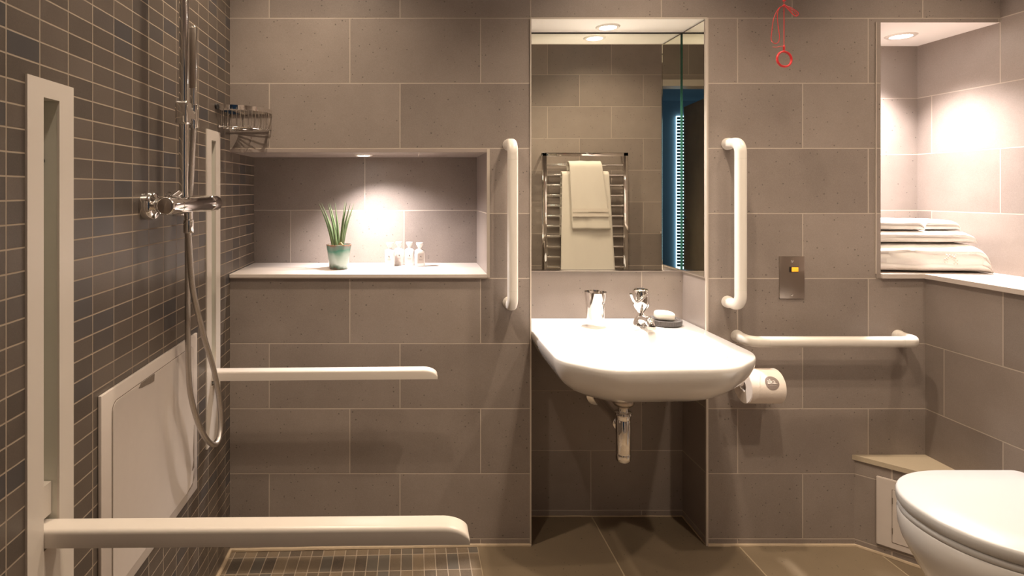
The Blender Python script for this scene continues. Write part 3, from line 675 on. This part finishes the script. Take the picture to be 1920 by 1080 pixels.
# soap dish and soap
sc = Vector((0.910, 2.10, BZ))
bm = BM(); lathe(bm, [(0.050, 0), (0.056, .003), (0.0575, .010), (0.0575, .020), (0.0555, .022), (0.050, .020), (0.047, .016), (0, .015)], sc, 'Z', 48)
solo('soap_dish', bm, ['dish'], 'round dark ribbed soap dish on the basin deck', 'soap dish', sc)
bm = BM(); bmesh.ops.create_cube(bm, size=1); bmesh.ops.subdivide_edges(bm, edges=list(bm.edges), cuts=7, use_grid_fill=True)
for v in bm.verts:
    p = v.co*2; q = (abs(p.x)**4+abs(p.y)**4+abs(p.z)**4)**.25; p = p/q; v.co = Vector((p.x*.034, p.y*.024, p.z*.0155)); v.co.z += 0.002*(1-(p.x**2))
bmesh.ops.transform(bm, matrix=Matrix.Translation(sc+Vector((-.004, -.004, .0325))) @ Matrix.Rotation(math.radians(-6), 4, 'Z') @ Matrix.Rotation(math.radians(4), 4, 'Y'), verts=bm.verts)
solo('soap_bar', bm, ['soap'], 'white soap bar lying on the dark ribbed dish', 'soap', sc+Vector((-.004, -.004, .017)), angle=80)

# ------------------------------------------------------------------ plant and bottles on the shelf
pc = Vector((-0.263, 2.15, NZ0))
pot = thing('potted_snake_plant', 'small spiky snake plant in a teal glazed pot on the niche shelf', 'plant', pc)
bm = BM(); lathe(bm, [(0.0325, 0), (0.0345, .002), (0.038, .03), (0.0425, .065), (0.0465, .087), (0.0468, .0895), (0.0445, .090), (0.043, .083), (0.041, .075)], pc, 'Z', 48, cap=False); mesh_obj('pot', bm, 'glaze', pot)
bm = BM(); lathe(bm, [(0.042, .078), (0.03, .081), (0.0, .083)], pc, 'Z', 32, cap=False)
for v in bm.verts: v.co.z += 0.002*noise.noise(v.co*160)
mesh_obj('soil', bm, 'soil', pot)
leaves = [(-16, 598, 381, -.012), (-12, 603, 381, .005), (-6, 615, 382, -.01), (-3, 618, 381, .01), (1, 628, 380, -.004), (5, 647, 378, .012), (6, 650, 380, -.012), (8, 657, 381, 0.0), (9, 664, 381, .012)]
for i, (bx_, tx_, ty_, dy) in enumerate(leaves):
    top = px(tx_, ty_, pc.y+dy*1.6); base = pc+Vector((bx_*.0011, dy*.9, .078)); mid = base.lerp(top, .5)+Vector(((top.x-base.x)*-.10, 0, 0))
    path = smooth_path([base, mid, top], 7); n = len(path)
    rad = [0.0056*(1-(k/(n-1))**1.7*.95) for k in range(n)]; rad = [max(.0004, r) for r in rad]
    bm = BM(); tube(bm, path, rad, 8); mesh_obj('leaf', bm, 'leaf', pot)
for k in range(3):
    a = k*2.1; bm = BM(); tube(bm, smooth_path([pc+Vector((-.004, -.01, .083)), pc+Vector((.008+.004*k, -.018-.003*k, .098-.003*k)), pc+Vector((.022, -.022, .084-.004*k))], 6), .0009, 6); mesh_obj('dry_stem', bm, 'root', pot)

def bottle():
    t = thing('toiletry_bottle', '', 'bottle', (0, 0, 0), 'miniature toiletry bottles')
    bm = BM(); prof = []
    for (sx, sy, z) in ((.0165, .0095, 0), (.0185, .0115, .002), (.0185, .0118, .055), (.0175, .0112, .060), (.010, .009, .0645), (.0055, .0055, .066), (.0055, .0055, .069)):
        prof.append([(sx*math.copysign(abs(math.cos(a))**.55, math.cos(a)), sy*math.copysign(abs(math.sin(a))**.55, math.sin(a)), z) for a in [2*PI*k/36 for k in range(36)]])
    rings(bm, prof); mesh_obj('bottle_body', bm, 'bottle', t, angle=50)
    bm = BM(); lathe(bm, [(0.0060, .0685), (0.0075, .072), (0.0135, .083), (0.0138, .0875), (0.0130, .089), (0, .089)], (0, 0, 0), seg=24); mesh_obj('cap', bm, 'bottle', t)
    bm = BM(); box(bm, -.0125, .0125, -.0126, -.0116, .012, .050, .0004, 1); lb = mesh_obj('label_panel', bm, 'label', t)
    bm = BM(); tube(bm, smooth_path([(-.001, -.0128, .040), (.0005, -.0128, .038), (.0022, -.0128, .0345)], 3), [.0018]*3+[.0015]*2+[.0008]*2, 8); 
    box(bm, -.007, .007, -.0129, -.0126, .027, .0277); box(bm, -.006, .006, -.0129, -.0126, .0235, .0241)
    mesh_obj('print', bm, 'print', lb); return t
proto = bottle()
bl = [((731, 2.225), -14, 'leftmost miniature white bottle on the niche shelf'), ((748, 2.262), 4, 'miniature white bottle second from left on the niche shelf'),
      ((768, 2.255), -3, 'miniature white bottle second from right on the niche shelf'), ((787, 2.222), 16, 'rightmost miniature white bottle on the niche shelf')]
for i, ((x, Y), rz, lab) in enumerate(bl):
    o = proto if i == 0 else copy_tree(proto)
    o.location = ((x-VX)*Y/F, Y, NZ0); o.rotation_euler = (0, 0, math.radians(rz)); o['label'] = lab

# ------------------------------------------------------------------ switch plate
sw = thing('switch_plate', 'brushed steel plate with a small amber neon on the stone wall', 'switch', (1.311, YB, 0.85))
bm = BM(); box(bm, 1.268, 1.354, YB-.0035, YB-.0002, .850, .995, .0008); mesh_obj('plate', bm, 'steel', sw)
bm = BM(); box(bm, 1.302, 1.3315, YB-.0065, YB-.003, .9405, .9595, .0006); bz = mesh_obj('neon_surround', bm, 'black', sw)
bm = BM(); box(bm, 1.3075, 1.3300, YB-.0085, YB-.006, .943, .958, .001); mesh_obj('neon_lens', bm, 'amber', bz)
for z in (.978, .863):
    bm = BM(); lathe(bm, [(0.0042, 0), (0.0042, -.0012), (0.003, -.002), (0, -.002)], (1.311, YB-.0035, z), 'Y', 16); mesh_obj('screw', bm, 'chrome', sw)

# ------------------------------------------------------------------ pull cord
YP = 1.87; P0 = px(1470, 0, YP)
cd = thing('emergency_pull_cord', 'red emergency pull cord with a ring handle, tied up in loops', 'pull cord', (P0.x, YP, CEIL))
bm = BM(); tube(bm, [(P0.x, YP, CEIL-.001), (P0.x, YP, px(0, 94, YP).z)], .0011, 8); mesh_obj('cord', bm, 'red', cd)
bm = BM(); rc = px(1470.5, 111, YP); rr_ = 0.0290; 
tube_pts = [rc+Vector((rr_*math.cos(a)*math.cos(.28), rr_*math.cos(a)*math.sin(.28), rr_*math.sin(a)*.82)) for a in [2*PI*k/40 for k in range(41)]]
tube(bm, tube_pts, 0.0035, 10, caps=False); bmesh.ops.remove_doubles(bm, verts=bm.verts, dist=1e-4); mesh_obj('ring_handle', bm, 'red', cd)
bm = BM(); lathe(bm, [(0.001, .0), (0.003, -.003), (0.0033, -.012), (0.0022, -.018), (0.001, -.02)], px(1470, 84, YP), 'Z', 12); mesh_obj('ferrule', bm, 'red', cd)
lp = [(1472, 10), (1462, 14), (1455, 24), (1450, 38), (1447, 60), (1446, 74), (1450, 80), (1455, 81.5), (1460, 78), (1461.5, 68), (1460, 56), (1458, 40), (1458, 24), (1463, 14), (1472, 11)]
bm = BM(); tube(bm, smooth_path([px(x, y, YP-.004+.0015*(i % 3)) for i, (x, y) in enumerate(lp)], 5), .0010, 8); mesh_obj('cord_loop', bm, 'red', cd)
lp = [(1472, 10), (1484, 15), (1496, 23), (1496, 29), (1490, 30), (1482, 22), (1473, 12)]
bm = BM(); tube(bm, smooth_path([px(x, y, YP-.005) for x, y in lp], 5), .0013, 8); tube(bm, smooth_path([px(x, y+1, YP-.008) for x, y in [(1472, 11), (1481, 19), (1489, 28), (1494, 29), (1490, 22), (1474, 11)]], 5), .0013, 8); mesh_obj('cord_loop', bm, 'red', cd)
for y, s in ((10.5, .0045), (1, .0045), (-9, .004)):
    bm = BM(); bmesh.ops.create_icosphere(bm, subdivisions=2, radius=s, matrix=Matrix.Translation(px(1470.5, y, YP)) @ Matrix.Diagonal((1.2, 1, .8, 1))); mesh_obj('knot', bm, 'red', cd)
bm = BM(); tube(bm, smooth_path([px(x, y, YP-.003) for x, y in [(1470, 87), (1464, 87), (1456, 88.5), (1449, 88)]], 5), .0009, 8); mesh_obj('cord_tail', bm, 'red', cd)

# ------------------------------------------------------------------ toilet roll
RX, RYc, RZc, RR = (1.100, 1.212), 1.945, 0.574, 0.0555
hd = thing('toilet_roll_holder', 'chrome toilet roll holder on the wall right of the basin', 'roll holder', (1.088, YB, 0.58))
bm = BM(); lathe(bm, [(0.021, 0), (0.021, -.006), (0.010, -.008)], (1.088, YB, .587), 'Y'); mesh_obj('wall_plate', bm, 'chrome', hd)
bm = BM(); tube(bm, [(1.088, YB-.005, .587), (1.088, 1.934, .587)], .0098, 20); tube(bm, [(1.088, RYc, .587), (1.225, RYc, .587)], .006, 16); mesh_obj('rod', bm, 'chrome', hd)
bm = BM(); lathe(bm, [(0.0098, .001), (0.0102, -.001), (0.0098, -.003), (0, -.0035)], (1.088, 1.934, .587), 'Y'); mesh_obj('knob', bm, 'steel', hd)
bm = BM(); lathe(bm, [(0.006, 0), (0.010, .001), (0.010, .006), (0, .007)], (1.222, RYc, .587), 'X'); mesh_obj('end_stop', bm, 'chrome', hd)
rl = thing('toilet_roll', 'white toilet roll with a round grey printed sticker', 'toilet roll', ((RX[0]+RX[1])/2, RYc, RZc-RR))
bm = BM(); lathe(bm, [(0.020, RX[0]), (RR-.001, RX[0]), (RR, RX[0]+.001), (RR, RX[1]-.001), (RR-.001, RX[1]), (0.020, RX[1]), (0.020, RX[0])], (0, RYc, RZc), 'X', 64, cap=False)
bmesh.ops.remove_doubles(bm, verts=bm.verts, dist=1e-5); mesh_obj('paper', bm, 'paper', rl)
def on_roll(s, x, r=0.0004):      # arc length s around from the front (up positive)
    a = s/RR; return Vector((x, RYc-(RR+r)*math.cos(a), RZc+(RR+r)*math.sin(a)))
# loose folded sheet end on the left
bm = BM(); A = []; T = [(0.065, .0), (0.05, .0), (.03, 0), (.01, .0), (-.01, 0), (-.03, .0), (-.042, .0)]
prs = [(0.062, 1.101, 1.146), (0.045, 1.101, 1.135), (.025, 1.1005, 1.126), (.005, 1.1005, 1.123), (-.015, 1.1005, 1.121), (-.032, 1.1005, 1.113), (-.045, 1.1005, 1.103)]
rings(bm, [[on_roll(s, a, .0003), on_roll(s, b_, .0003), on_roll(s, b_, .0022), on_roll(s, a, .0022)] for s, a, b_ in prs]); mesh_obj('folded_sheet', bm, 'paper', rl)
sx0, ss0 = 1.168, 0.0265
bm = BM(); c = bm.verts.new(on_roll(ss0, sx0, .0008)); NN = 48; rg = []
for q in (0.33, .66, 1.0): rg.append([bm.verts.new(on_roll(ss0+.0215*q*math.sin(2*PI*k/NN), sx0+.0225*q*math.cos(2*PI*k/NN), .0008)) for k in range(NN)])
for k in range(NN):
    bm.faces.new((c, rg[0][k], rg[0][(k+1) % NN]))
    for a in (0, 1): bm.faces.new((rg[a][k], rg[a+1][k], rg[a+1][(k+1) % NN], rg[a][(k+1) % NN]))
st = mesh_obj('sticker', bm, 'sticker', rl)
def text_bm(body, size):
    cu_ = bpy.data.curves.new('lettering', 'FONT'); cu_.body = body; cu_.size = size; cu_.align_x = 'CENTER'; cu_.resolution_u = 3
    ob = bpy.data.objects.new('lettering', cu_); COL.objects.link(ob); dg = bpy.context.evaluated_depsgraph_get()
    me = bpy.data.meshes.new_from_object(ob.evaluated_get(dg)); bm = BM(); bm.from_mesh(me); bpy.data.objects.remove(ob); bpy.data.meshes.remove(me); return bm
bm = text_bm('aka.', 0.0225)
for v in bm.verts: v.co = on_roll(ss0-.003+v.co.y, sx0+v.co.x*.92, .0016)
for k in range(14):
    a = on_roll(ss0-.0075, sx0-.010+k*.00155, .0016)
    quad(bm, [a, a+Vector((.0010, 0, 0)), a+Vector((.0010, 0, .0010)), a+Vector((0, 0, .0010))])
mesh_obj('lettering', bm, 'ink', st, smooth=False)

# ------------------------------------------------------------------ toilet
wc = thing('toilet', 'white toilet with closed lid in the right foreground', 'toilet', (1.45, 1.35, 0))
TCX, TCY, TA, TB = 1.40, 1.348, 0.225, 0.202
def d_out(sx=1.0, sy=1.0, xb=1.605, dx=0.0, n=40, e=2.15, rb=0.02):
    P = []
    for k in range(n+1):
        a = PI/2+PI*k/n; c, s = math.cos(a), math.sin(a)
        P.append((TCX+dx+TA*sx*math.copysign(abs(c)**(2/e), c), TCY+TB*sy*math.copysign(abs(s)**(2/e), s)))
    hw = TB*sy
    for k in range(1, 5): P.append((TCX+dx+(xb-rb-TCX-dx)*k/4, TCY-hw))
    for k in range(1, 6): a = -PI/2+PI/2*k/5; P.append((xb-rb+rb*math.cos(a), TCY-hw+rb+rb*math.sin(a)))
    for k in range(0, 6): a = PI/2*k/5; P.append((xb-rb+rb*math.cos(a), TCY+hw-rb+rb*math.sin(a)))
    for k in range(1, 4): P.append((xb-rb+(TCX+dx-xb+rb)*k/4, TCY+hw))
    return P
def lay(bm, L): rings(bm, [[(x, y, z) for x, y in d_out(*a)] for a, z in L])
ZT = 0.485
bm = BM(); lay(bm, [((.985, .98, 1.603), ZT-.030), ((1.0, 1.0), ZT-.024), ((1.0, 1.0), ZT-.008), ((.992, .990, 1.603), ZT-.002), ((.975, .972, 1.600), ZT), ((.6, .6, 1.55), ZT+.003), ((.2, .2, 1.45), ZT+.004)]); mesh_obj('lid', bm, 'lid', wc, angle=60)
bm = BM(); lay(bm, [((.985, .975, 1.60), ZT-.046), ((.99, .985, 1.60), ZT-.043), ((.99, .985, 1.60), ZT-.034), ((.98, .97, 1.60), ZT-.031)]); mesh_obj('seat', bm, 'lid', wc, angle=60)
bm = BM(); W = 1.771
lay(bm, [((.62, .50, W, .02), -0.0), ((.60, .49, W, .02), 0.02), ((.60, .50, W, .02), .16), ((.68, .58, W, .01), .24), ((.80, .72, W), .30), ((.90, .86, W), .345), ((.960, .945, W), .375), ((.985, .985, W), .40), ((.992, .995, W), ZT-.052), ((.985, .985, W), ZT-.047), ((.90, .90, W-.005), ZT-.047)])
mesh_obj('pan', bm, 'toilet', wc, angle=60)
for s in (-1, 1):
    bm = BM(); tube(bm, [(1.612, TCY+s*.085-.02, ZT-.028), (1.612, TCY+s*.085+.02, ZT-.028)], .010, 16); mesh_obj('hinge', bm, 'chrome', wc)

# ------------------------------------------------------------------ towels on the ledge
def towel(name, x0, x1, y0, y1, z0, z1, rot, label, seed, cat='towel', puff=1.0, layers=2, pivot=None, mat='towel', left_open=False):
    """folded terry towel: rounded folds towards the room, a soft tapering end"""
    nx, nt = 46, 56; cx, cy = (x0+x1)/2, (y0+y1)/2; bm = BM(); rs = []
    h = z1-z0
    for i in range(nx+1):
        u = i/nx; x = x0+(x1-x0)*u; e = min(1, (1-u)/.16) if u > .84 else 1; e = math.sqrt(max(0.0, 1-(1-e)**2.2)); e2 = min(1, u/.05); e2 = math.sqrt(max(0, 1-(1-e2)**2)); e = max(.05, min(e, .35+.65*e2))
        ring = []
        for k in range(nt):
            a = 2*PI*k/nt; c, s = math.cos(a), math.sin(a); pe = 3.8
            yy = math.copysign(abs(c)**(2/pe), c); zz = math.copysign(abs(s)**(2/pe), s)
            g = 1.0
            if yy < 0 and layers > 1:       # creases between the layers on the front fold
                g = 1-0.075*sum(math.exp(-((zz-(2*(q+1)/layers-1)-.18*noise.noise(Vector((x*6, seed, q))))/.085)**2) for q in range(layers-1))
            dy = (y1-y0)/2*yy*(1-.06*(1-e))*g; dz = h/2*zz*e
            p = Vector((x, cy+dy, z0+h/2*e*1.0+dz))
            w_ = noise.noise(Vector((x*7+seed, p.y*9, p.z*9)))*.007*puff+noise.noise(Vector((x*22+seed, p.y*22, p.z*30)))*.003*puff
            if zz > -.5: p.z -= abs(w_)*(.45 if yy > -.8 else 1.0)*min(1, zz+.5)
            p.y += noise.noise(Vector((x*9+seed*2, 0, p.z*14)))*.006*puff
            ring.append(p)
        rs.append(ring)
    rings(bm, rs)
    base = Vector((cx, cy, z0)) if pivot is None else Vector(pivot)
    bmesh.ops.rotate(bm, cent=base, matrix=Matrix.Rotation(math.radians(rot), 3, 'Z'), verts=bm.verts)
    t = thing(name, label, cat, base)
    bmesh.ops.recalc_face_normals(bm, faces=bm.faces)
    mesh_obj('cloth', bm, mat, t, angle=80); return t
t1 = towel('bath_towel', 1.635, 2.012, 2.020, 2.315, NZ0+.0005, NZ0+.102, -6, 'thick folded white bath towel at the bottom of the pile on the ledge', 3.1, layers=3)
t2 = towel('hand_towel', 1.64, 1.985, 2.045, 2.30, NZ0+.101, NZ0+.146, -4, 'thinner folded white towel in the middle of the pile on the ledge', 8.4, layers=2)
t3 = towel('face_cloth', 1.655, 1.815, 2.065, 2.27, NZ0+.145, NZ0+.185, -3, 'folded white face cloth on top of the towel pile, on the left', 12.2, layers=2, puff=.8)
t4 = towel('face_cloth', 1.822, 1.945, 2.065, 2.27, NZ0+.145, NZ0+.182, -3, 'folded white face cloth on top of the towel pile, on the right', 15.9, layers=2, puff=.8)
# woven motif on the bottom towel's front fold
for (mx_, mz_) in ((1.836, .046), (1.860, .058), (1.866, .040), (1.842, .060)):
    bm = BM()
    for a in range(3):
        for b_ in range(3):
            if (a+b_) % 2: continue
            bmesh.ops.create_icosphere(bm, subdivisions=1, radius=.0026, matrix=Matrix.Translation((mx_+a*.005, 2.0135-(mx_-1.84)*.10+.002, NZ0+mz_+(b_-1)*.0055)))
    mesh_obj('woven_motif', bm, 'woven', t1)

# ------------------------------------------------------------------ towel radiator (seen in the mirror)
ra = thing('towel_radiator', 'chrome ladder towel radiator reflected in the mirror', 'radiator', (1.2, YO, 0.45))
AX0, AX1, AY, AZ0, AZ1 = 0.905, 1.500, 0.335, 0.45, 1.485
for x in (AX0, AX1-.034):
    bm = BM(); box(bm, x, x+.034, AY-.012, AY+.012, AZ0, AZ1, .003); mesh_obj('post', bm, 'chrome', ra)
bm = BM(); box(bm, AX0, AX1, AY-.012, AY+.012, AZ1-.026, AZ1, .003); mesh_obj('top_rail', bm, 'chrome', ra)
for k in range(14):
    z = 1.400-k*.0705; bm = BM(); tube(bm, [(AX0+.01, AY, z), (AX1-.01, AY, z)], .0085, 14); mesh_obj('rung', bm, 'chrome', ra)
for x in (AX0+.014, AX1-.014):
    for z in (1.47, 0.62):
        bm = BM(); tube(bm, [(x, YO, z), (x, AY, z)], .009, 12); mesh_obj('wall_bracket', bm, 'chrome', ra)
def draped(name, xt0, xt1, xb0, xb1, zt_, zb_, yf, yb_, label, seed, zback):
    t = thing(name, label, 'towel', ((xt0+xt1)/2, AY, zt_)); bm = BM(); prof = []
    r = (yf-yb_)/2; c = (yf+yb_)/2
    for k in range(31): prof.append((yf, zb_+(zt_-r-zb_)*k/30))
    for k in range(1, 9): a = PI*k/9; prof.append((c+r*math.cos(a), zt_-r+r*math.sin(a)))
    for k in range(13): prof.append((yb_, zt_-r-(zt_-r-zback)*k/12))
    nx = 30; g = []
    for (y, z) in prof:
        f = max(0, min(1, (zt_-z)/(zt_-zb_))); a = xt0+(xb0-xt0)*f; b_ = xt1+(xb1-xt1)*f; row = []
        for i in range(nx+1):
            u = i/nx; x = a+(b_-a)*u; wv = .007*f*(noise.noise(Vector((u*5+seed, z*1.5, 0)))) if y >= c else 0
            row.append(bm.verts.new((x, y+wv+(.004*f if y >= c else 0), z+.004*noise.noise(Vector((u*4, seed, 1))))))
        g.append(row)
    for p, q in zip(g, g[1:]):
        for i in range(nx): bm.faces.new((p[i], p[i+1], q[i+1], q[i]))
    o = mesh_obj('cloth', bm, 'towel_dim', t, angle=80)
    md = o.modifiers.new('thickness', 'SOLIDIFY'); md.thickness = .007; md.offset = 0
    return t
draped('hanging_bath_towel', 1.040, 1.362, 1.030, 1.405, 1.352, 0.62, 0.358, 0.312, 'long cream bath towel over the radiator, reflected in the mirror', 2.0, .9)
ht = draped('hanging_hand_towel', 1.085, 1.305, 1.105, 1.368, 1.424, 0.957, 0.374, 0.300, 'shorter cream hand towel hung in front of the long one on the radiator', 5.0, 1.1)
bm = BM(); 
[quad(bm, [(1.102, .3895, z), (1.352, .3895, z), (1.350, .3885, z+.022), (1.101, .3885, z+.022)]) for z in (1.045, 1.078)]
mo = mesh_obj('woven_band', bm, 'woven', ht, smooth=False)
md = mo.modifiers.new('thickness', 'SOLIDIFY'); md.thickness = .002
